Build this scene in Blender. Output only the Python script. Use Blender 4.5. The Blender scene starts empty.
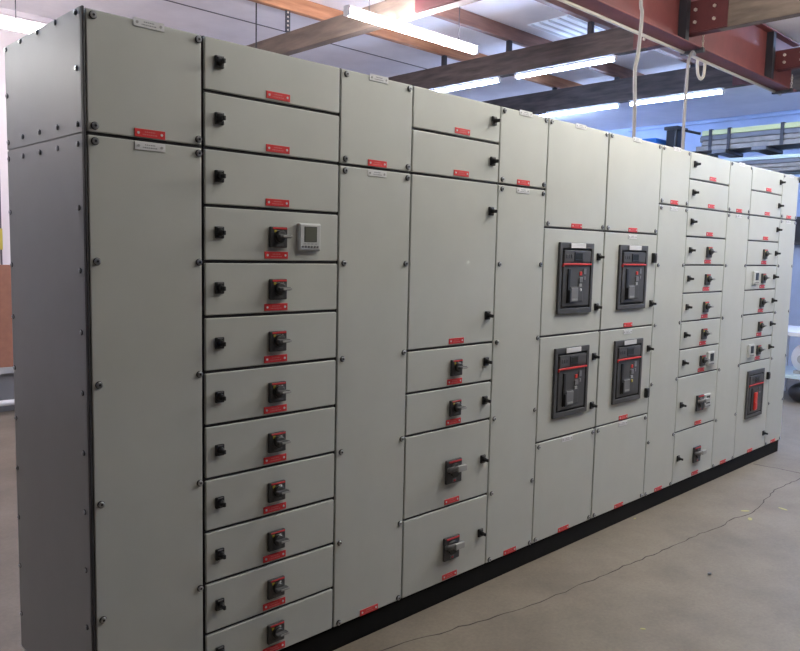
import bpy, bmesh, math, random
from mathutils import Vector, Matrix
random.seed(7)
COL = bpy.context.scene.collection

# ------------------------------------------------------------------ materials
def mat(name, col, rough=.5, metal=0., noise=0., nscale=20., bump=0., bscale=200., spec=.5, col2=None, stretch=None, coat=0.):
    m = bpy.data.materials.new(name); m.use_nodes = True
    nt = m.node_tree; b = nt.nodes['Principled BSDF']
    b.inputs['Base Color'].default_value = (*col, 1); b.inputs['Roughness'].default_value = rough
    b.inputs['Metallic'].default_value = metal; b.inputs['Specular IOR Level'].default_value = spec
    b.inputs['Coat Weight'].default_value = coat
    tc = nt.nodes.new('ShaderNodeTexCoord'); mp = nt.nodes.new('ShaderNodeMapping')
    nt.links.new(tc.outputs['Object'], mp.inputs['Vector'])
    if stretch: mp.inputs['Scale'].default_value = stretch
    if noise or col2:
        n = nt.nodes.new('ShaderNodeTexNoise'); n.inputs['Scale'].default_value = nscale
        n.inputs['Detail'].default_value = 6; n.inputs['Roughness'].default_value = .6
        nt.links.new(mp.outputs['Vector'], n.inputs['Vector'])
        r = nt.nodes.new('ShaderNodeValToRGB'); r.color_ramp.elements[0].position = .3; r.color_ramp.elements[1].position = .7
        a = [max(0, c*(1-noise)) for c in col]; d = col2 if col2 else [min(1, c*(1+noise)) for c in col]
        r.color_ramp.elements[0].color = (*a, 1); r.color_ramp.elements[1].color = (*d, 1)
        nt.links.new(n.outputs['Fac'], r.inputs['Fac']); nt.links.new(r.outputs['Color'], b.inputs['Base Color'])
    if bump:
        n2 = nt.nodes.new('ShaderNodeTexNoise'); n2.inputs['Scale'].default_value = bscale
        nt.links.new(mp.outputs['Vector'], n2.inputs['Vector'])
        bp = nt.nodes.new('ShaderNodeBump'); bp.inputs['Strength'].default_value = bump; bp.inputs['Distance'].default_value = .002
        nt.links.new(n2.outputs['Fac'], bp.inputs['Height']); nt.links.new(bp.outputs['Normal'], b.inputs['Normal'])
    return m
def emit(name, col, s):
    m = bpy.data.materials.new(name); m.use_nodes = True
    b = m.node_tree.nodes['Principled BSDF']
    b.inputs['Base Color'].default_value = (.9, .9, .9, 1)
    b.inputs['Emission Color'].default_value = (*col, 1); b.inputs['Emission Strength'].default_value = s
    return m
M = {
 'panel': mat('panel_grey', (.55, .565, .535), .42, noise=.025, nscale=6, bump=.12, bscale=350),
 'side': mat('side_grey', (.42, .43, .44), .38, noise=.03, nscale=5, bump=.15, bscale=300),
 'frame': mat('frame_dark', (.045, .043, .05), .5),
 'gasket': mat('gasket_black', (.02, .02, .022), .6),
 'plinth': mat('plinth_black', (.006, .006, .006), .65, noise=.2, spec=.2),
 'black': mat('black_plastic', (.018, .018, .02), .35),
 'charcoal': mat('charcoal_plastic', (.055, .055, .058), .4),
 'dkgrey': mat('dark_grey_plastic', (.075, .075, .078), .45),
 'midgrey': mat('mid_grey_plastic', (.2, .2, .21), .4),
 'handle': mat('handle_grey', (.38, .38, .38), .3),
 'red': mat('nameplate_red', (.7, .04, .045), .4),
 'redband': mat('red_band', (.7, .05, .04), .35),
 'pink': mat('engraving_pale', (.74, .2, .2), .5),
 'white': mat('white_plate', (.72, .72, .74), .4),
 'greytext': mat('engraving_grey', (.3, .3, .33), .5),
 'yellow': mat('yellow_mark', (.5, .4, .05), .5),
 'steel': mat('screw_steel', (.55, .57, .6), .28, metal=1.),
 'screwdk': mat('screw_recess', (.06, .06, .07), .4, metal=.6),
 'meter': mat('meter_grey', (.55, .56, .56), .4),
 'lcd': mat('lcd_olive', (.14, .145, .12), .15),
 'lcddk': mat('lcd_dark', (.04, .042, .04), .15),
 'floor': None,
 'ceiling': mat('ceiling_paint', (.82, .79, .81), .8, noise=.06, nscale=3),
 'wallback': mat('wall_back_paint', (.78, .72, .74), .8, noise=.05, nscale=2),
 'wallfar': mat('wall_far_paint', (.42, .5, .68), .8, noise=.08, nscale=3),
 'wall': mat('wall_paint', (.07, .07, .075), .8, noise=.05, nscale=2),
 'joint': mat('joint_dark', (.1, .09, .11), .8),
 'wood': mat('purlin_wood', (.36, .15, .07), .6, nscale=4, col2=(.5, .24, .12), noise=.2, stretch=(.6, 6, 6)),
 'wooddk': mat('beam_wood', (.055, .046, .045), .7, nscale=4, col2=(.125, .1, .092), noise=.3, stretch=(6, .8, 6)),
 'woodlt': mat('beam_wood_dusty', (.15, .115, .09), .7, nscale=3, col2=(.26, .2, .16), noise=.2, stretch=(5, .8, 5)),
 'redbracket': mat('red_bracket', (.12, .032, .034), .5, noise=.15, nscale=5),
 'woodbr': mat('purlin_wood_brown', (.2, .1, .07), .6, nscale=4, col2=(.3, .16, .12), noise=.2, stretch=(.6, 6, 6)),
 'redsteel': mat('red_steel', (.2, .052, .05), .5, noise=.15, nscale=5),
 'galv': mat('galvanised', (.55, .5, .42), .4, metal=.2),
 'cable': mat('cable_sheath', (.27, .25, .24), .5),
 'tubehouse': mat('lamp_housing', (.75, .75, .77), .5),
 'warm': emit('tube_warm', (1., .93, .97), 52.),
 'neutral': emit('tube_neutral', (1., .98, .90), 76.),
 'sidefill': emit('fill_tube_side', (.66, .79, 1.), 24.),
 'warmdim': emit('tube_warm_dim', (1., .94, .97), 20.),
 'mid': emit('tube_mid', (1., .98, .90), 68.),
 'low': emit('fill_tube_low', (1., .98, .91), 28.),
 'nearfill': emit('fill_tube_near', (1., .97, .88), 16.),
 'farfill': emit('fill_tube_far', (.42, .6, 1.), 115.),
 'cool': emit('tube_cool', (.42, .6, 1.), 40.),
 'sky': emit('skylight_panel', (.5, .65, 1.), .12),
 'brown': mat('brown_board', (.3, .13, .08), .6, noise=.1),
 'blue': mat('blue_sheet', (.03, .2, .65), .5),
 'rackdk': mat('rack_steel', (.04, .04, .05), .5, metal=.3),
 'profile': mat('profile_metal', (.21, .19, .17), .4, metal=.3, noise=.25, nscale=8),
 'profiledk': mat('profile_dark', (.12, .12, .13), .4, metal=.4),
 'profilegr': mat('profile_yellow_green', (.65, .7, .35), .4),
 'glass': mat('profile_pale', (.55, .68, .72), .3),
 'leaf': mat('leaf_dry', (.42, .38, .16), .7),
 'stone': mat('stone_grey', (.2, .2, .22), .7),
 'crack': mat('crack_dark', (.06, .045, .04), .9),
}
# concrete floor
def floor_mat():
    m = bpy.data.materials.new('concrete_floor'); m.use_nodes = True
    nt = m.node_tree; b = nt.nodes['Principled BSDF']; b.inputs['Roughness'].default_value = .55
    tc = nt.nodes.new('ShaderNodeTexCoord')
    def ns(sc, det=6):
        n = nt.nodes.new('ShaderNodeTexNoise'); n.inputs['Scale'].default_value = sc; n.inputs['Detail'].default_value = det
        n.inputs['Roughness'].default_value = .65
        nt.links.new(tc.outputs['Object'], n.inputs['Vector']); return n
    a = ns(2.2, 8); c = ns(60, 4)
    r = nt.nodes.new('ShaderNodeValToRGB'); e = r.color_ramp.elements
    e[0].position = .3; e[0].color = (.155, .127, .098, 1); e[1].position = .72; e[1].color = (.25, .208, .162, 1)
    nt.links.new(a.outputs['Fac'], r.inputs['Fac'])
    mx = nt.nodes.new('ShaderNodeMix'); mx.data_type = 'RGBA'; mx.blend_type = 'OVERLAY'; mx.inputs['Factor'].default_value = .25
    nt.links.new(r.outputs['Color'], mx.inputs['A']); nt.links.new(c.outputs['Fac'], mx.inputs['B'])
    nt.links.new(mx.outputs['Result'], b.inputs['Base Color'])
    bp = nt.nodes.new('ShaderNodeBump'); bp.inputs['Strength'].default_value = .2; bp.inputs['Distance'].default_value = .003
    nt.links.new(c.outputs['Fac'], bp.inputs['Height']); nt.links.new(bp.outputs['Normal'], b.inputs['Normal'])
    return m
M['floor'] = floor_mat()

# ------------------------------------------------------------------ mesh builder
class MB:
    def __init__(s): s.bm = bmesh.new(); s.mats = []
    def mi(s, k):
        if k not in s.mats: s.mats.append(k)
        return s.mats.index(k)
    def _merge(s, b, k):
        i = s.mi(k)
        for f in b.faces: f.material_index = i
        me = bpy.data.meshes.new('tmp'); b.to_mesh(me); b.free(); s.bm.from_mesh(me); bpy.data.meshes.remove(me)
    def box(s, x0, x1, y0, y1, z0, z1, k, bev=0, seg=2):
        b = bmesh.new(); bmesh.ops.create_cube(b, size=1)
        for v in b.verts:
            v.co = Vector(((x0+x1)/2+v.co.x*(x1-x0), (y0+y1)/2+v.co.y*(y1-y0), (z0+z1)/2+v.co.z*(z1-z0)))
        if bev: bmesh.ops.bevel(b, geom=b.edges[:], offset=bev, segments=seg, affect='EDGES', profile=.5)
        s._merge(b, k); return s
    def cyl(s, p, q, r, k, n=16, r2=None, bev=0):
        p = Vector(p); q = Vector(q); d = q-p
        b = bmesh.new(); bmesh.ops.create_cone(b, cap_ends=True, segments=n, radius1=r, radius2=r if r2 is None else r2, depth=d.length)
        if bev: bmesh.ops.bevel(b, geom=[e for e in b.edges if len(e.link_faces[0].verts) > 4 or len(e.link_faces[-1].verts) > 4], offset=bev, segments=2, affect='EDGES')
        bmesh.ops.transform(b, matrix=Matrix.Translation((p+q)/2) @ d.to_track_quat('Z', 'Y').to_matrix().to_4x4(), verts=b.verts)
        for f in b.faces: f.smooth = len(f.verts) == 4
        s._merge(b, k); return s
    def tube(s, pts, r, k, n=10):
        pts = [Vector(p) for p in pts]; b = bmesh.new(); rings = []
        up = Vector((.13, .31, .9)).normalized()
        for i, p in enumerate(pts):
            t = (pts[min(i+1, len(pts)-1)]-pts[max(i-1, 0)]).normalized()
            a = t.cross(Vector((0, 1, 0)) if abs(t.y) < .9 else Vector((1, 0, 0))).normalized(); c = t.cross(a)
            rings.append([b.verts.new(p+r*(math.cos(2*math.pi*j/n)*a+math.sin(2*math.pi*j/n)*c)) for j in range(n)])
        for i in range(len(rings)-1):
            for j in range(n):
                f = b.faces.new((rings[i][j], rings[i][(j+1) % n], rings[i+1][(j+1) % n], rings[i+1][j])); f.smooth = True
        b.faces.new(rings[0][::-1]); b.faces.new(rings[-1]); bmesh.ops.recalc_face_normals(b, faces=b.faces)
        s._merge(b, k); return s
    def prism(s, poly, axis, a, c, k, bev=0):
        # poly: 2-D outline in the two remaining axes, extruded along axis from a to c
        b = bmesh.new(); f2 = []
        def P(u, v, w):
            return {'x': (w, u, v), 'y': (u, w, v), 'z': (u, v, w)}[axis]
        lo = [b.verts.new(P(u, v, a)) for u, v in poly]; hi = [b.verts.new(P(u, v, c)) for u, v in poly]
        b.faces.new(lo); b.faces.new(hi[::-1])
        for i in range(len(poly)): j = (i+1) % len(poly); b.faces.new((lo[i], hi[i], hi[j], lo[j]))
        bmesh.ops.recalc_face_normals(b, faces=b.faces)
        if bev: bmesh.ops.bevel(b, geom=b.edges[:], offset=bev, segments=2, affect='EDGES')
        s._merge(b, k); return s
    def mesh(s, name):
        me = bpy.data.meshes.new(name); s.bm.to_mesh(me); s.bm.free()
        for k in s.mats: me.materials.append(M[k])
        return me
def ob(name, data, parent=None, loc=(0, 0, 0), label=None):
    me = data.mesh(name) if isinstance(data, MB) else data
    o = bpy.data.objects.new(name, me); COL.objects.link(o); o.location = loc
    if parent: o.parent = parent
    if label: o['label'] = label
    return o
def tag(o, label, cat, group=None):
    o['label'] = label; o['category'] = cat
    if group: o['group'] = group
    return o
def thing(name, label, cat, loc=(0, 0, 0), group=None):
    return tag(ob(name, None, None, loc), label, cat, group)
def struct(name, mb, loc=(0, 0, 0)):
    o = ob(name, mb, None, loc); o['kind'] = 'structure'; return o

# ------------------------------------------------------------------ shared fittings (origin at their centre, on the door face y=0, out is -y)
def m_latch():
    m = MB()
    m.box(-.0165, .0165, -.010, 0, -.020, .020, 'black', .003)
    m.cyl((0, -.009, 0), (0, -.030, -.001), .0135, 'black', 18, r2=.0065)
    m.box(-.0045, .0045, -.040, -.018, -.0085, .0065, 'black', .002)
    m.box(-.010, .010, -.0112, -.0098, .0145, .0185, 'midgrey')
    return m.mesh('latch')
def m_latch_square():
    m = MB(); m.box(-.018, .018, -.020, 0, -.030, .030, 'black', .004)
    m.box(-.011, .011, -.024, -.019, -.020, .020, 'charcoal', .002)
    return m.mesh('latch')
def m_nameplate(kind):
    m = MB(); r = kind == 'red'
    m.box(-.050, .050, -.0025, 0, -.0125, .0125, 'red' if r else 'white', .0008, 1)
    for s in (-1, 1): m.cyl((s*.038, -.0024, 0), (s*.038, -.0038, 0), .0042, 'white' if r else 'handle', 12)
    t = 'pink' if r else 'greytext'; rnd = random.Random(3)
    for z, w in ((.004, .017), (-.0042, .024)):
        x = -w
        while x < w:
            l = rnd.uniform(.003, .007); m.box(x, min(w, x+l), -.0028, -.0024, z-.0016, z+.0016, t); x += l+.0018
    return m.mesh('nameplate')
def m_screw():
    m = MB(); m.cyl((0, 0, 0), (0, -.003, 0), .0115, 'screwdk', 18)
    m.cyl((0, -.003, 0), (0, -.008, 0), .0095, 'steel', 18, bev=.0015)
    m.cyl((0, -.0078, 0), (0, -.0086, 0), .0042, 'screwdk', 6)
    return m.mesh('screw')
def m_side_screw():
    m = MB(); m.cyl((0, 0, 0), (-.0015, 0, 0), .009, 'screwdk', 14)
    m.cyl((-.0015, 0, 0), (-.006, 0, 0), .0065, 'steel', 6, bev=.001)
    return m.mesh('screw')
def m_switch():
    m = MB()
    m.box(-.040, .040, -.016, 0, -.041, .041, 'charcoal', .004)
    m.box(-.030, .037, -.0175, -.015, .031, .038, 'red', .0008, 1)
    m.box(-.024, -.012, -.0175, -.015, .018, .028, 'yellow', .0005, 1)
    m.box(.010, .022, -.0175, -.015, .020, .027, 'handle', .0005, 1)
    m.cyl((.002, -.015, .004), (.002, -.030, .004), .025, 'black', 28, bev=.002)
    m.cyl((.002, -.030, .004), (.002, -.036, .004), .021, 'dkgrey', 28, bev=.002)
    m.box(-.022, .034, -.058, -.033, -.003, .010, 'dkgrey', .004)
    m.box(-.006, .036, -.0605, -.057, -.001, .007, 'handle', .0012)  # pale strip paints a highlight along the grip
    m.box(-.020, .020, -.0172, -.0155, -.036, -.026, 'dkgrey', .0006, 1)
    m.bm.transform(Matrix.Diagonal((.91, .80, .90, 1)))
    return m.mesh('rotary_switch')
def m_bigswitch():
    m = MB()
    m.box(-.062, .062, -.020, 0, -.066, .066, 'charcoal', .005)
    m.box(-.045, .057, -.022, -.018, .050, .060, 'red', .001, 1)
    m.cyl((0, -.018, .006), (0, -.038, .006), .038, 'black', 32, bev=.003)
    m.box(-.016, .016, -.0215, -.018, -.058, -.038, 'midgrey', .001, 1)
    m.box(-.006, .010, -.023, -.020, -.055, -.046, 'red', .0006, 1)
    # horizontal loop grip
    pts = []
    for a in range(0, 181, 15):
        t = math.radians(a); pts.append((.052*math.cos(t)*-1, -.045-.034*math.sin(t), .022+.010*math.sin(t)))
    m.tube([(-.052, -.025, .016)]+pts+[(.052, -.025, .016)], .0135, 'midgrey', 12)
    m.box(-.034, .038, -.096, -.076, .012, .046, 'handle', .004)
    m.box(-.055, -.040, -.045, -.02, -.002, .026, 'charcoal', .003); m.box(.040, .055, -.045, -.02, -.002, .026, 'charcoal', .003)
    m.bm.transform(Matrix.Diagonal((.84, .66, .84, 1)))
    return m.mesh('rotary_switch')
def m_meter(scr):
    m = MB()
    m.box(-.050, .050, -.016, 0, -.050, .050, 'meter', .004)
    m.box(-.046, .046, -.018, -.015, -.046, .046, 'meter', .002)
    m.box(-.027, .030, -.0190, -.0175, -.018, .038, 'frame', .001, 1)
    m.box(-.025, .028, -.0196, -.0185, -.016, .036, scr)
    for i in range(6): m.cyl((-.034+i*.0135, -.0175, -.035), (-.034+i*.0135, -.0205, -.035), .0042, 'midgrey', 12, bev=.0006)
    for i in range(4): m.box(-.030+i*.017, -.020+i*.017, -.0184, -.0178, -.026, -.0235, 'greytext')
    return m.mesh('power_meter')
def m_breaker(v):
    # 360 x 375 air circuit breaker front; v picks the small differences
    m = MB(); W, H = .162, .187
    # bezel ring
    for a in ((-W, W, .155, H), (-W, W, -H, -.160), (-W, -.138, -.165, .16), (.138, W, -.165, .16)):
        m.box(a[0], a[1], -.022, 0, a[2], a[3], 'dkgrey', .004)
    m.box(-.146, .146, -.002, 0, -.165, .165, 'gasket')
    m.box(-.128, .124, -.024, -.002, -.148, .146, 'dkgrey', .004)
    m.box(-.128, .124, -.030, -.022, .085, .146, 'dkgrey', .003)       # display block
    m.box(-.035, .045, -.034, -.029, .090, .138, 'black', .002)
    m.box(-.025, .035, -.035, -.0335, .100, .130, 'lcddk')
    for i in range(3): m.box(-.110+i*.022, -.096+i*.022, -.032, -.029, .105, .125, 'charcoal', .001, 1)
    m.box(-.138, .132, -.036, -.022, .069, .078, 'redband', .002)      # red band
    m.box(-.138, -.126, -.030, -.02, .060, .072, 'redband', .002)
    if v != 'red':
        m.box(-.090, -.066, -.034, -.022, -.130, .050, 'black', .003)      # charging lever slot
        m.box(-.085, -.071, -.050, -.03, -.128, -.060, 'black', .004)
        m.box(-.060, .060, -.030, -.022, -.125, -.045, 'dkgrey', .004)
        m.box(-.060, .005, -.040, -.028, -.125, -.050, 'midgrey', .004)
        m.box(.024, .046, -.030, -.022, .014, .034, 'redband', .002)
        m.box(.020, .052, -.034, -.022, -.022, .004, 'midgrey', .002)
        m.box(.020, .045, -.032, -.022, -.046, -.030, 'handle', .001)
        m.box(.060, .085, -.030, -.022, .02, .05, 'midgrey', .001); m.box(.065, .082, -.030, -.022, -.01, .008, 'midgrey', .001)
        if v == 'yellow': m.cyl((.035, -.022, -.062), (.035, -.036, -.062), .009, 'yellow', 16, bev=.001)
        elif v == 'white': m.cyl((.035, -.022, -.062), (.035, -.036, -.062), .008, 'white', 16, bev=.001)
        m.box(-.052, .0, -.0415, -.0395, -.118, -.108, 'handle')
    else:
        m.box(-.035, .012, -.046, -.022, -.128, .010, 'redband', .006)
        m.box(-.030, .006, -.052, -.04, -.120, -.07, 'redband', .004)
        m.box(-.090, -.066, -.034, -.022, -.130, .050, 'black', .003)
        m.box(.040, .085, -.032, -.022, -.03, .045, 'dkgrey', .003)
        m.box(.045, .08, -.034, -.031, .0, .012, 'midgrey', .001)
    if v != 'red':
        m.box(-.072, .068, -.033, -.028, .158, .184, 'white', .001, 1)
    m.bm.transform(Matrix.Diagonal((1, .62, 1, 1)))
    return m.mesh('circuit_breaker')
LATCH, LATCHSQ, SCREW, SSCREW = m_latch(), m_latch_square(), m_screw(), m_side_screw()
RED, WHITE = m_nameplate('red'), m_nameplate('white')
SW, BIG, METER, METERD = m_switch(), m_bigswitch(), m_meter('lcd'), m_meter('lcddk')
BRK = {k: m_breaker(k) for k in ('white', 'yellow', 'plain', 'red')}

# ------------------------------------------------------------------ the switchboard
XS = [0, .376, .947, 1.332, 1.904, 2.285, 2.859, 3.464, 3.850, 4.459, 4.850, 5.460, 5.815]
HZ = {0: 0, 1: .96, 2: 1.95, 3: 2.97, 4: 3.98, 5: 4.99, 6: 6.01, 7: 7.02, 8: 8.03, 9: 9.04, 10: 10.05, 11: 11.05, 12: 12}
Z = lambda r: 2.3-2.2*HZ[r]/12
DEP = .684
def cabinet(c, label, group=None):
    x0, x1 = XS[c], XS[c+1]; w = x1-x0
    t = thing('switchgear_cabinet', label, 'electrical cabinet', (x0, 0, 0), group)
    m = MB()
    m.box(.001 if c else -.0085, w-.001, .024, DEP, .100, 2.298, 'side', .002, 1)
    m.box(.003, w-.003, .010, .026, .101, 2.297, 'frame')
    ob('body', m, t)
    m = MB()   # lifting rail along the top edge
    m.box(.0015, w-.0015, .06, .10, 2.298, 2.306, 'side', .001, 1)
    ob('top_rail', m, t)
    return t, w
def door(t, w, r0, r1, name='door', l=.004, g=.0052, zt=None, zb=None):
    a = Z(r1)+g if zb is None else zb; b = Z(r0)-g if zt is None else zt
    rg = .009 if t.location.x < .1 or abs(t.location.x-XS[5]) < .01 else .004
    m = MB(); m.box(l, w-rg, 0, .018, a, b, 'panel', .0036, 3)
    d = ob(name, m, t); return d, l, w-.004, a, b
def plate(d, me, x, z, label=None): return ob('nameplate', me, d, (x, 0, z-(.002 if me is RED else 0)), label)
def screws(d, xs, zs):
    for x in xs:
        for z in zs: ob('screw', SCREW, d, (x, 0, z))
LOWZ = [1.920, 1.568, 1.195, .823, .452, .118]
def narrow(c, label, group=None, toptag=True, bottomtag=True):
    t, w = cabinet(c, label, group); l = -.001 if c == 0 else .004
    xs = (.028 if c else .019, w-.023 if c else w-.020); cx = w/2+(0 if c else .002)
    d, *_ = door(t, w, 0, 2, 'cover_panel', l); screws(d, xs, (2.278, Z(2)+.022))
    plate(d, WHITE, cx, 2.288, 'white nameplate'); plate(d, RED, cx, Z(2)+.021, 'red nameplate')
    d, *_ = door(t, w, 2, 12, 'cover_panel', l); screws(d, xs, LOWZ)
    plate(d, WHITE, cx, Z(2)-.020, 'white nameplate')
    if bottomtag: plate(d, RED, cx, .121, 'red nameplate')
    return t, w
def drawer(t, w, r0, r1, kind, side, off=0, meter=None, latches=1):
    d, a, b, z0, z1 = door(t, w, r0, r1)
    lx = (.054 if t.location.x < 1 else .062) if side < 0 else w-.052
    zc = (z0+z1)/2; cx = w/2+off
    if kind == 'tall':
        zl = [z1-.125, z0+.125]
    elif r1-r0 >= 2: zl = [zc-.003]
    else: zl = [z0+.092]
    for z in zl: ob('latch', LATCH, d, (lx, 0, z))
    plate(d, RED, cx-(.0 if kind != 'small' else .004), z0+.021, 'red nameplate')
    if kind == 'small': ob('rotary_switch', SW, d, (cx, 0, z0+.083))
    if kind == 'big': ob('rotary_switch', BIG, d, (cx, 0, zc-.021))
    if meter:
        ob('power_meter', meter[0], d, (cx+meter[1], 0, (z0+.087) if kind == 'small' else zc-.020))
    return d
# 0: blank narrow cabinet at the left end, with the side panels
t0, w = narrow(0, 'narrow grey cabinet at the near left end, nearest the camera, with bolted side panels', bottomtag=False)
for (za, zb_) in ((Z(2)+.002, 2.300), (.100, Z(2)-.002)):
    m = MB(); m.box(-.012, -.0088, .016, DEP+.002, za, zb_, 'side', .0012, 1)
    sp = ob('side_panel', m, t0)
    top = za > 1
    for y in (.205, .36, .52): 
        for z in ((zb_-.010, za+.032) if top else (zb_-.028, za+.02)): ob('screw', SSCREW, sp, (-.012, y, z))
    ys = (.045, .668)
    zs = (2.288, 2.130, za+.025) if top else [zb_-.028-i*.1865 for i in range(10)]
    for y in ys:
        for z in zs: ob('screw', SSCREW, sp, (-.012, y, z))
m = MB(); m.box(-.0118, -.0045, .001, .0155, .1, 2.299, 'frame', .002); ob('corner_strip', m, t0, label='black corner strip')
# 1: column of twelve
t, w = cabinet(1, 'wide cabinet with twelve stacked drawer doors and a square meter, near the left end')
for r in range(12): drawer(t, w, r, r+1, 'small' if r >= 3 else 'plain', -1, .004, (METER, .134) if r == 3 else None)
narrow(2, 'narrow blank cabinet between the twelve-door cabinet and the one with a tall blank door')
t, w = cabinet(3, 'wide cabinet with one tall blank door above two small and two large switch doors')
for a, b, k in ((0, 1, 'plain'), (1, 2, 'plain'), (2, 6, 'tall'), (6, 7, 'small'), (7, 8, 'small'), (8, 10, 'big'), (10, 12, 'big')):
    drawer(t, w, a, b, k, 1, .023)
narrow(4, 'narrow blank cabinet directly left of the four framed circuit breakers')
def breaker_cab(c, label, vs, sq):
    t, w = cabinet(c, label); xs = (.026, w-.030)
    d, *_ = door(t, w, 0, 3, 'cover_panel'); screws(d, xs, (2.278, Z(3)+.020)); plate(d, WHITE, w/2, 2.288, 'white nameplate'); plate(d, RED, w/2, Z(3)+.018, 'red nameplate')
    for i, (r, zc) in enumerate(((3, 1.497), (6, .942))):
        d, *_ = door(t, w, r, r+3)
        ob('circuit_breaker', BRK[vs[i]], d, (w/2+(.002 if c == 5 else .012), 0, zc))
        for j, z in enumerate((zc+.115, zc-.162)):
            s_ = (i, j) in sq; ob('latch', LATCHSQ if s_ else LATCH, d, (w-(.044 if c == 6 else .060), 0, z))
        if c == 6: plate(d, RED, w/2, Z(r+3)+.020, 'red nameplate'); plate(d, WHITE, w/2, Z(r)-.024, 'white nameplate')
    d, *_ = door(t, w, 9, 12, 'cover_panel'); screws(d, xs, (Z(9)-.024, .122)); plate(d, WHITE, w/2, Z(9)-.020, 'white nameplate'); plate(d, RED, w/2, .121, 'red nameplate')
breaker_cab(5, 'cabinet holding the left pair of framed circuit breakers, one above the other', ('white', 'plain'), ())
breaker_cab(6, 'cabinet holding the right pair of framed circuit breakers, the lower with a yellow button', ('plain', 'yellow'), ((0, 0), (1, 1)))
narrow(7, 'narrow blank cabinet directly right of the four framed circuit breakers')
t, w = cabinet(8, 'wide cabinet right of the breakers with small switch doors above two large loop handles')
for r in range(8): drawer(t, w, r, r+1, 'small' if r >= 3 else 'plain', -1, .037, (METERD, .120) if r == 7 else None)
drawer(t, w, 8, 10, 'big', -1, .034, (METERD, .105)); drawer(t, w, 10, 12, 'big', -1, .034)
narrow(9, 'narrow blank cabinet between the last two switch cabinets at the far end')
t, w = cabinet(10, 'wide cabinet near the far end with a red-handled circuit breaker at its bottom')
for r in range(8): drawer(t, w, r, r+1, 'small' if r >= 3 else 'plain', 1, .028, (METERD, -.160) if r in (4, 7) else None)
d, *_ = door(t, w, 8, 12); ob('circuit_breaker', BRK['red'], d, (w/2+.006, 0, .575))
ob('latch', LATCHSQ, d, (w-.048, 0, .690)); ob('latch', LATCH, d, (w-.050, 0, .22)); plate(d, RED, w/2, .121, 'red nameplate')
narrow(11, 'narrow blank cabinet at the far right end of the row')
# plinth
t = thing('plinth', 'black steel channel plinth under the whole row of grey cabinets', 'plinth')
m = MB(); x0, x1 = .012, 5.803
m.box(x0, x1, .012, .020, 0, .0995, 'plinth'); m.box(x0, x1, .012, .060, .091, .0995, 'plinth'); m.box(x0, x1, .012, .060, 0, .008, 'plinth')
ob('front_channel', m, t)
m = MB(); m.box(x0, x1, .668, .678, 0, .0995, 'plinth'); m.box(x0, x1, .63, .678, .091, .0995, 'plinth'); ob('rear_channel', m, t)
for x in (x0, x1-.008): m = MB(); m.box(x, x+.008, .020, .668, 0, .0995, 'plinth'); ob('end_channel', m, t)
# lifting lugs standing on top
for i, (x, l) in enumerate(((.62, 'dark lifting bracket on top of the twelve-door cabinet'), (1.27, 'dark lifting bracket on top of the narrow cabinet with a white nameplate, third from left'), (2.30, 'dark lifting bracket on top of the cabinets left of the breakers'))):
    m = MB(); m.box(x-.035, x+.035, .16, .24, 2.2985, 2.305, 'rackdk', .001, 1); m.box(x-.03, x+.03, .196, .204, 2.304, 2.338, 'rackdk', .003)
    m.cyl((x, .19, 2.325), (x, .21, 2.325), .018, 'rackdk', 16)
    tag(ob('lifting_bracket', m), l, 'bracket', 'lifting brackets on the cabinets')

# ------------------------------------------------------------------ room
CZ = 3.79
m = MB(); m.box(-6, 11, -7, 5.6, -.1, 0, 'floor'); struct('floor', m)
m = MB(); m.box(-6, 11, -7, 5.6, CZ, CZ+.1, 'ceiling')
for y in (4.22, -1.8): m.box(-6, 6.2, y-.009, y+.009, CZ-.004, CZ, 'joint')
struct('ceiling', m)
m = MB(); m.box(-6, 11, 5.6, 5.7, 0, CZ, 'wallback')
struct('wall_back', m)
m = MB(); m.box(-6, 11, 5.585, 5.6, 3.74, CZ, 'wallback')
for x in (-1.3, 0.05, 1.4, 2.78, 4.3, 5.8, 7.2): m.box(x-.008, x+.008, 5.592, 5.6, 0, 3.74, 'joint')
struct('trim_1', m)
m = MB(); m.box(11, 11.1, -7, 5.7, 0, CZ, 'wallfar'); struct('wall_right', m)
m = MB(); m.box(-6.1, -6, -7, 5.7, 0, CZ, 'wall'); struct('wall_left', m)
m = MB(); m.box(-6, 11, -7.1, -7, 0, CZ, 'wall'); struct('wall_front', m)
m = MB(); m.tube([(10.96, -6.5+i*1., 3.74) for i in range(12)], .022, 'wallfar')
o = tag(ob('wall_conduit', m), 'pale blue painted conduit running along the far end wall', 'pipe')
# floor crack and joints
def crack(pts, w, seed):
    rnd = random.Random(seed); P = []
    for a, b in zip(pts, pts[1:]):
        n = max(2, int((Vector(b)-Vector(a)).length/.05))
        for i in range(n): P.append(Vector(a).lerp(Vector(b), i/n))
    P.append(Vector(pts[-1])); bm = bmesh.new(); L = []
    for i, p in enumerate(P):
        t = (P[min(i+1, len(P)-1)]-P[max(0, i-1)]).normalized(); n = Vector((-t.y, t.x)); j = rnd.uniform(-.008, .008); h = w*rnd.uniform(.35, 1.)
        q = p+n*j; L.append([bm.verts.new((q.x+n.x*h*s, q.y+n.y*h*s, zz)) for s in (-1, 1) for zz in (.0006, -.004)])
    for a, b in zip(L, L[1:]):
        for i, j in ((0, 2), (2, 3), (3, 1), (1, 0)): bm.faces.new((a[i], a[j], b[j], b[i]))
    bmesh.ops.recalc_face_normals(bm, faces=bm.faces)
    m = MB(); m._merge(bm, 'crack'); return m
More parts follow.
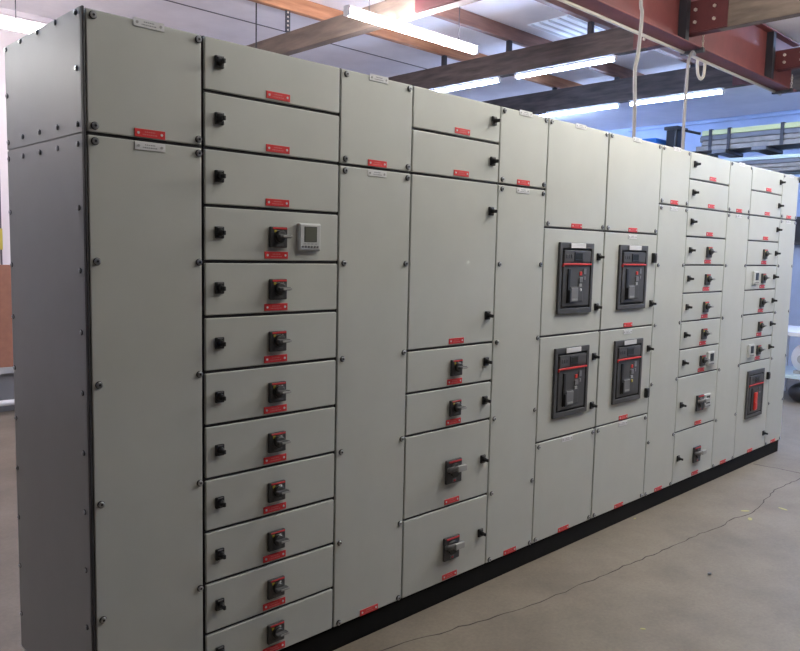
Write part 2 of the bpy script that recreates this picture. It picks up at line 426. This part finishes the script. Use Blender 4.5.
struct('trim_2', crack([(.7, -.05), (1.104, -.111), (1.44, -.191), (1.734, -.259), (1.892, -.281), (2.131, -.313), (2.463, -.332), (2.676, -.353), (3.041, -.383), (3.337, -.402), (3.568, -.432), (3.832, -.432), (4.047, -.472), (4.351, -.422), (4.639, -.383), (4.941, -.394), (5.5, -.42)], .0035, 5))
struct('trim_3', crack([(5.226, -.01), (5.24, -.351), (5.26, -1.2), (5.2, -4)], .006, 8))
# debris
for i, (x, y, l) in enumerate(((4.016, -.421, 'yellow leaf scrap on the floor crack near the far end, farther of the two together'), (3.887, -.503, 'yellow leaf scrap beside the floor crack, nearer of the two together'), (4.251, -.572, 'yellow leaf scrap at the right, alone beyond the crack'), (2.079, -.747, 'small yellow leaf scrap alone at the bottom of the picture'), (3.335, -.02, 'tiny yellow leaf scrap against the black plinth'))):
    s = .028 if i < 3 else .014; r = random.Random(i); m = MB(); bm = bmesh.new()
    vs = [(s*math.cos(a)*(1+r.uniform(-.2, .2)), s*.45*math.sin(a)) for a in [k*math.pi/5 for k in range(10)]]
    m.prism(vs, 'z', .0, .0015, 'leaf'); m.bm.transform(Matrix.Rotation(-.7+i, 4, 'Z')); o = tag(ob('leaf', m, None, (x, y, .0002)), l, 'leaf')
m = MB(); b = bmesh.new(); bmesh.ops.create_icosphere(b, subdivisions=2, radius=.010); m._merge(b, 'stone'); m.bm.transform(Matrix.Diagonal((1.3, .9, .7, 1)))
tag(ob('pebble', m, None, (2.862, -.697, .0068)), 'small dark pebble on the concrete floor', 'pebble')
m = MB(); m.box(-.016, .016, -.010, .010, 0, .004, 'white', .001); tag(ob('paper_scrap', m, None, (.02, 1.64, 0)), 'white paper scrap on the floor left of the cabinets', 'litter')

# beams crossing over the cabinets (run away from the camera side)
def beam(x, y0, y1, z0, z1, k, label, w=.09):
    t = thing('roof_beam', label, 'beam')
    m = MB(); m.box(x-w/2, x+w/2, y0, y1, z0, z1, k, .004, 1); ob('timber', m, t); return t
def bracket(t, x, y0, y1, z0, z1, side, label=None):
    m = MB(); m.box(x-.056, x-.046, y0, y1, z0, z1, 'redbracket', .001, 1); m.box(x+.046, x+.056, y0, y1, z0, z1, 'redbracket', .001, 1)
    m.box(x-.046, x+.046, y0, y1, z0-.008, z0, 'redbracket')
    for i in range(2):
        for j in range(2):
            yy = y0+(y1-y0)*(.3+.45*i); zz = z0+(z1-z0)*(.3+.4*j)
            m.cyl((x-.056, yy, zz), (x-.072, yy, zz), .014, 'galv', 6, bev=.002)
    ob('bracket', m, t, label='red steel bracket')
for x, k, l, z0, z1 in ((3.09, 'woodlt', 'dusty grey timber beam over the cabinets, nearest the camera', 3.31, 3.4755), (5.05, 'wooddk', 'dark timber beam carrying two long light tubes, middle of the three', 3.335, 3.55), (7.05, 'wooddk', 'dark timber beam at the far end, carrying the two farthest tubes', 3.37, 3.625)):
    t = beam(x, 1.0 if x > 4 else 1.7, 5.59, z0, z1, k, l); bracket(t, x, .685, 1.72 if x < 4 else 1.1, z0+.01, z1-.01, 1)
for x, l, z0, z1 in ((5.05, 'timber beam joined to the near side of the red girder by a bolted bracket', 3.375, 3.66), (6.95, 'timber beam at the far right end of the red girder, near side', 3.44, 3.66), (3.06, 'timber beam joined to the near side of the red girder, above the camera', 3.375, 3.66)):
    t = beam(x, -6.99, .40, z0, z1, 'woodlt', l); bracket(t, x, .32, .655, z0+.01, z1-.04, -1)
t = beam(7.6, -6.99, .9, 3.36, 3.66, 'wooddk', 'dark timber beam beyond the far end of the red girder, at the right edge', .12)
# purlins
for y, l in ((3.30, 'orange-brown timber purlin above the beams, nearest the back wall'), (2.45, 'brown timber purlin above the beams, second from the back wall'), (1.55, 'brown timber purlin above the beams, just behind the red girder')):
    m = MB(); m.box(-5.99, 8.05, y-.03, y+.03, 3.66, 3.785, 'wood' if y > 3 else 'woodbr', .003, 1); pu = tag(ob('purlin', m), l, 'beam')
for y in (-1.2, -3., -5.):
    m = MB(); m.box(-5.99, 10.99, y-.03, y+.03, 3.661, 3.785, 'wood', .003, 1); tag(ob('purlin', m), 'brown timber purlin on the camera side of the red girder', 'beam', 'purlins on the camera side')
for x, z, y, w_ in ((5.05, 3.55, 3.30, 'middle beam, farthest left of the three'), (5.05, 3.55, 2.45, 'middle beam, between the other two'), (5.05, 3.55, 1.55, 'middle beam, nearest the red girder'), (7.05, 3.625, 3.30, 'far beam, left'), (7.05, 3.625, 2.45, 'far beam, right'), (7.05, 3.625, 1.55, 'far beam, nearest the red girder')):
    m = MB(); m.box(x-.022, x+.022, y-.022, y+.022, z, 3.66 if abs(y-1.76) > .1 else CZ, 'rackdk', .002, 1)
    tag(ob('beam_post', m), 'short dark steel post standing on the '+w_, 'post', 'steel posts on the roof beams')
m = MB(); m.box(3.035, 3.085, 3.297, 3.303, 3.4755, 3.6595, 'rackdk')
for i in range(5): m.cyl((3.06, 3.2955, 3.50+i*.036), (3.06, 3.3045, 3.50+i*.036), .009, 'galv', 8)
tag(ob('perforated_strap', m), 'perforated dark metal strap under the orange purlin', 'strap')
m = MB(); m.cyl((2.78, 3.36, 3.2), (2.78, 3.36, CZ), .006, 'rackdk', 8); tag(ob('hanging_rod', m), 'thin dark rod hanging behind the nearest grey beam', 'rod')
# red girder
t = thing('steel_girder', 'red painted steel girder crossing the upper right of the ceiling', 'girder')
m = MB(); m.box(1.0, 7.35, .665, .677, 3.312, 3.748, 'redsteel'); ob('web', m, t)
m = MB(); m.box(1.0, 7.35, .595, .747, 3.30, 3.312, 'redsteel', .002, 1); ob('flange', m, t)
m = MB(); m.box(1.0, 7.35, .595, .747, 3.748, 3.76, 'redsteel', .002, 1); ob('flange', m, t)
for x in (4.93, 6.7): m = MB(); m.box(x-.03, x+.03, .600, .664, 3.312, 3.748, 'rackdk'); ob('stiffener', m, t, label='dark vertical stiffener')
m = MB(); m.box(7.28, 7.42, .60, .74, 0, 3.30, 'redsteel', .003, 1); m.box(7.24, 7.46, .55, .79, 0, .012, 'redsteel'); 
# conduit under the girder
m = MB(); m.tube([(1.0+i*.9, .735, 3.284) for i in range(8)], .0125, 'galv'); tag(ob('conduit_pipe', m), 'thin pale metal conduit running under the red girder', 'pipe')
for x, l in ((5.17, 'chain hanger on the conduit where the looped cable hangs'), (7.15, 'chain hanger near the far end of the conduit')):
    m = MB()
    for i in range(6):
        zz = 3.30+i*.024; r_ = [(math.cos(a)*.007*(1 if i % 2 else .2), math.sin(a)*.015) for a in [k*math.pi/5 for k in range(11)]]
        if i % 2: m.tube([(x+u, .582, zz+v) for u, v in r_], .003, 'galv', 6)
        else: m.tube([(x, .582+u*5, zz+v) for u, v in r_], .003, 'galv', 6)
    m.box(x-.018, x+.018, .570, .594, 3.290, 3.300, 'rackdk', .002); m.box(x-.018, x+.018, .570, .76, 3.265, 3.290, 'rackdk', .003)
    tag(ob('chain_hanger', m), l, 'hanger', 'hangers on the conduit')
def smooth(pts, n=6):
    P = [Vector(p) for p in pts]; P = [P[0]]+P+[P[-1]]; out = []
    for i in range(1, len(P)-2):
        for k in range(n):
            t = k/n; a, b, c, d = P[i-1], P[i], P[i+1], P[i+2]
            out.append(.5*((2*b)+(-a+c)*t+(2*a-5*b+4*c-d)*t*t+(-a+3*b-3*c+d)*t**3))
    out.append(P[-1]); return out
m = MB(); m.tube(smooth([(3.745, .35, CZ), (3.75, .35, 3.7), (3.747, .35, 3.281), (3.769, .35, 3.191), (3.744, .35, 2.933), (3.716, .35, 2.832), (3.736, .35, 2.6), (3.746, .35, 2.315)]), .012, 'cable')
tag(ob('hanging_cable', m), 'long grey cable dropping from the ceiling to the cabinet top, left of the two', 'cable')
m = MB(); m.tube(smooth([(5.16, .64, 3.255), (5.06, .61, 3.25), (4.99, .6, 3.19), (4.969, .6, 3.10), (4.958, .6, 2.704), (4.967, .6, 2.315)]), .012, 'cable')
tag(ob('hanging_cable', m), 'pale cable dropping from the conduit hanger to the cabinet top, right of the two', 'cable')
m = MB(); m.tube(smooth([(5.415, .735, 3.286), (5.42, .735, 3.22), (5.44, .735, 3.16), (5.49, .735, 3.132), (5.54, .735, 3.16), (5.555, .735, 3.22), (5.56, .735, 3.286)]), .0125, 'galv')
tag(ob('cable_loop', m), 'pale flexible loop hanging below the conduit', 'cable')

# light tubes
def tube_light(x, y, z, L, axis, k, label, r=.022, hang=None, group=None):
    t = thing('tube_light', label, 'light', (x, y, z), group)
    m = MB(); h = L/2
    hw = r*.9
    if axis == 'x': m.box(-h, h, -.012, .012, r*.7, r+.014, 'tubehouse', .003, 1)
    else: m.box(-hw, hw, -h, h, r*.7, r+.0155, 'tubehouse', .003, 1)
    for s in (-1, 1):
        if axis == 'x': m.box(s*h-.012, s*h+.012, -hw, hw, -r, r+.010, 'tubehouse', .003)
        else: m.box(-hw, hw, s*h-.012, s*h+.012, -r, r+.010, 'tubehouse', .003)
    ob('housing', m, t)
    m = MB(); d = h-.013
    m.cyl((-d, 0, 0) if axis == 'x' else (0, -d, 0), (d, 0, 0) if axis == 'x' else (0, d, 0), r, k, 16); ob('tube', m, t)
    if hang:
        for s in (-.7, .7):
            p = (s*h, 0) if axis == 'x' else (0, s*h); ob('hanger', MB().cyl((p[0], p[1], r+.01), (p[0], p[1], hang-z), .004, 'rackdk', 6), t)
tube_light(3.24, 1.905, 3.256, 1.36, 'x', 'warm', 'bright fluorescent tube in the upper middle, nearest of the four long ones', .029, hang=CZ)
tube_light(.62, 4.14, 3.28, 1.44, 'x', 'warmdim', 'bright fluorescent tube at the upper left edge behind the cabinet end', .04, hang=CZ)
tube_light(5.05, 3.08, 3.335-.031, 1.06, 'y', 'cool', 'cool tube under the middle beam, left one, half behind the cabinet top', .017)
tube_light(5.05, 1.82, 3.335-.031, 1.06, 'y', 'cool', 'cool tube under the middle beam, right one, fully visible', .017)
tube_light(7.05, 2.91, 3.37-.033, 1.0, 'y', 'cool', 'cool tube under the far beam, left one, touching the cabinet top line', .019)
tube_light(7.05, 1.74, 3.37-.033, 1.06, 'y', 'cool', 'cool tube under the far beam, right one, farthest right in view', .019)
# unseen tubes, added for the light they throw
G = 'unseen light tubes added outside the picture'
for x, y, k in ((3.06, -1.05, 'mid'), (5.05, -1.1, 'neutral'), (6.95, -1.3, 'mid')):
    tube_light(x, y, 3.375-.035, 1.2, 'y', k, 'unseen fluorescent tube added under a roof beam on the camera side of the girder', .021, group=G)  # unseen, placed to light the cabinet fronts from high and right
for x, y in ((9.0, .1), (9.0, 4.75), (9.0, -2.3)):
    tube_light(x, y, CZ-.035, 1.2, 'y', 'farfill', 'unseen fluorescent tube added on the ceiling of the far bay outside the picture', .021, group='unseen light tubes added in the far bay')  # unseen, added to brighten the far wall with blue light
tube_light(1.06, -1.05, 3.34, 1.2, 'y', 'nearfill', 'unseen fluorescent tube added before the near left cabinets, outside the picture', .021, hang=CZ)  # unseen, added so the left fronts fade from top to bottom
tube_light(-.2, .75, 3.0, 1.2, 'y', 'sidefill', 'unseen fluorescent tube added close above the left side panel, outside the picture', hang=CZ)  # unseen, added to grade the side panel from a bright top
tube_light(-1.7, 5.0, 3.27, 1.2, 'x', 'low', 'unseen fluorescent tube added near the back wall on the left, outside the picture', hang=CZ)  # unseen, added to lift the ceiling and floor at the left
# skylight
m = MB(); m.box(5.1, 5.95, 1.72, 2.28, CZ-.006, CZ-.001, 'sky')
for i in range(6): m.box(5.1, 5.95, 1.72+i*.1, 1.74+i*.1, CZ-.02, CZ-.005, 'tubehouse')
struct('window_1', m)

# ------------------------------------------------------------------ far end: cantilever rack with bundles
t = thing('storage_rack', 'dark steel rack against the far end carrying long metal bundles', 'rack')
for y in (.2, 2.38, 4.2):
    m = MB(); m.box(9.55, 9.63, y-.03, y+.03, 0, 3.30, 'rackdk', .003, 1); m.box(9.1, 9.9, y-.04, y+.04, 0, .03, 'rackdk'); ob('upright', m, t)
    for z in (2.70, 3.02):
        m = MB(); m.box(8.95, 9.55, y-.03, y+.03, z-.05, z, 'rackdk', .003, 1); ob('arm', m, t)
for z in (2.72-.10, 3.02-.10):
    m = MB(); m.box(9.53, 9.55, .0, 4.4, z-.02, z+.05, 'rackdk'); ob('cross_bar', m, t)
for zi, (z, y0, y1, ks, nm) in enumerate(((3.022, -1.2, 2.32, ('profile', 'profile', 'profiledk', 'glass', 'profile'), 'upper'), (2.702, -1.2, 2.05, ('glass', 'profile', 'profile', 'profiledk', 'glass'), 'lower'))):
    rnd = random.Random(zi)
    for j in range(5):
        for i in range(4):
            m = MB(); x = 9.0+j*.105; zz = z+i*(.066 if zi == 0 else .052); k = ks[(i+j*2+zi) % 5]
            if i == 3 and zi == 0 and j < 2: k = 'profilegr'
            if i == 3 and zi == 1: k = 'glass'
            e = rnd.uniform(-.25, .1)
            m.box(x, x+.095, y0+e, y1+rnd.uniform(-.06, .1), zz, zz+(.062 if zi == 0 else .048), k, .004, 1)
            tag(ob('metal_profile', m), 'long metal profile in the %s bundle on the far rack' % nm, 'metal bar', 'metal profiles in the %s bundle' % nm)
for i, y in enumerate((2.19, 1.95, 1.30)):
    m = MB(); m.box(8.985, 8.991, y-.02, y+.02, 3.02, 3.292, 'rackdk'); m.box(8.985, 9.53, y-.02, y+.02, 3.286, 3.292, 'rackdk')
    tag(ob('strap', m), ('dark strap around the upper metal bundle, farthest left', 'dark strap around the upper metal bundle, second from left', 'dark strap around the upper metal bundle, rightmost in view')[i], 'strap')
for i, y in enumerate((2.12, 1.62)):
    m = MB(); m.box(8.94, 9.515, y-.16, y+.02, 2.972, 3.019, 'profiledk', .004, 1)
    tag(ob('timber_packer', m), ('dark packer block under the upper bundle, left one', 'dark packer block under the upper bundle, right one')[i], 'packer')
m = MB(); m.box(9.0, 9.5, 2.95, 3.4, 3.021, 3.26, 'blue', .03, 3); tag(ob('blue_crate', m), 'blue rounded crate on the far rack behind the cabinet tops', 'crate')
m = MB(); m.box(9.12, 9.40, 2.72, 2.88, 3.021, 3.40, 'black', .03, 3); m.box(9.10, 9.42, 2.70, 2.90, 3.36, 3.41, 'charcoal', .01)
m.cyl((9.25, 2.72, 3.37), (9.30, 2.47, 3.30), .018, 'black', 10)
tag(ob('black_canister', m), 'tall black canister with a thin arm standing on the far rack', 'canister')
m = MB(); m.box(8.95, 9.55, 2.56, 4.3, 3.0, 3.0205, 'rackdk'); ob('shelf', m, t)

# things past the far right end
t = thing('workbench', 'white-topped workbench past the far right end of the cabinets', 'workbench', (8.2, 0, 0))
m = MB(); m.box(0, .9, -1.6, 1.15, .76, .81, 'white', .006, 1); ob('bench_top', m, t)
m = MB(); m.box(.05, .85, -1.55, 1.1, .27, .31, 'glass', .004, 1); ob('shelf', m, t)
for x in (.06, .80):
    for y in (-1.52, 1.06): m = MB(); m.box(x, x+.05, y, y+.05, 0, .76, 'tubehouse', .002, 1); ob('leg', m, t)
m = MB(); b = bmesh.new(); bmesh.ops.create_uvsphere(b, u_segments=24, v_segments=14, radius=.17); m._merge(b, 'white')
for f in m.bm.faces: f.smooth = True
m.bm.transform(Matrix.Diagonal((1, 1, 1.05, 1))); m.cyl((-.17, 0, 0), (-.20, 0, 0), .05, 'handle', 16); m.box(-.08, .08, -.12, .12, -.185, -.15, 'handle', .004)
tag(ob('round_motor', m, None, (8.5, .67, .310+.186)), 'round white motor housing on the lower shelf of the far bench', 'motor')
m = MB(); b = bmesh.new(); bmesh.ops.create_uvsphere(b, u_segments=24, v_segments=12, radius=.2); m._merge(b, 'black')
for v in m.bm.verts: v.co.z = max(v.co.z*.62, -.105)
for f in m.bm.faces: f.smooth = True
m.tube([(math.cos(a)*.09, math.sin(a)*.0, .08+math.sin(a)*.06) for a in [k*math.pi/8 for k in range(9)]], .012, 'charcoal')
tag(ob('black_bag', m, None, (8.42, .62, .106)), 'black bag on the floor under the far bench', 'bag')

m = MB(); m.box(10.80, 10.999, 1.42, 1.88, 1.84, 2.24, 'charcoal', .01, 2); m.box(10.79, 10.80, 1.46, 1.84, 1.88, 2.20, 'black', .003, 1)
tag(ob('wall_box', m), 'dark box mounted on the far end wall just past the right end of the cabinets', 'box')
# left strip behind the cabinet end
t = thing('hoarding_board', 'brown board standing before the back wall left of the cabinets', 'board')
m = MB(); m.box(.3, 2.2, 5.44, 5.48, .44, 1.41, 'brown', .003, 1); ob('board', m, t)
m = MB(); m.box(.3, 2.2, 5.42, 5.50, .38, .44, 'handle', .003, 1); m.box(.35, .41, 5.44, 5.48, 0, .38, 'handle'); m.box(2.08, 2.14, 5.44, 5.48, 0, .38, 'handle'); ob('stand', m, t, label='grey stand')
m = MB(); m.box(.3, 2.2, 5.51, 5.56, 0, .37, 'midgrey', .004, 1); tag(ob('grey_skirting_box', m), 'low grey box along the foot of the back wall', 'box')
m = MB(); m.tube([(.2+i*.5, 5.38, .11) for i in range(5)], .028, 'white')
for x in (.4, 2.0): m.box(x, x+.03, 5.36, 5.40, 0, .085, 'rackdk')
tag(ob('floor_pipe', m), 'white pipe lying low in front of the back wall', 'pipe')
m = MB(); m.box(.9, 1.41, 5.575, 5.584, 1.55, 1.75, 'yellow', .002, 1); tag(ob('yellow_sign', m), 'yellow sign on the pale back wall above the brown board', 'sign')

# ------------------------------------------------------------------ camera, world, view
cam = bpy.data.cameras.new('camera'); co = bpy.data.objects.new('camera', cam); COL.objects.link(co)
R = Vector((0.7185198, -0.6951566, 0.0220609)); U = Vector((0.0521078, 0.0854349, 0.9949802)); F = Vector((0.6935518, 0.7137635, -0.0976097))
co.matrix_world = Matrix(((R.x, U.x, -F.x, -0.9048312), (R.y, U.y, -F.y, -2.2536724), (R.z, U.z, -F.z, 1.6181035), (0, 0, 0, 1)))
cam.sensor_width = 36; cam.lens = 756.082/800*36; cam.clip_start = .05
sc = bpy.context.scene; sc.camera = co
w = bpy.data.worlds.new('world'); sc.world = w; w.use_nodes = True
w.node_tree.nodes['Background'].inputs[0].default_value = (.5, .6, .8, 1); w.node_tree.nodes['Background'].inputs[1].default_value = .3
sc.view_settings.view_transform = 'Standard'; sc.view_settings.look = 'None'; sc.view_settings.gamma = 1; sc.view_settings.exposure = 1.70
sc.cycles.max_bounces = 8; sc.cycles.diffuse_bounces = 5
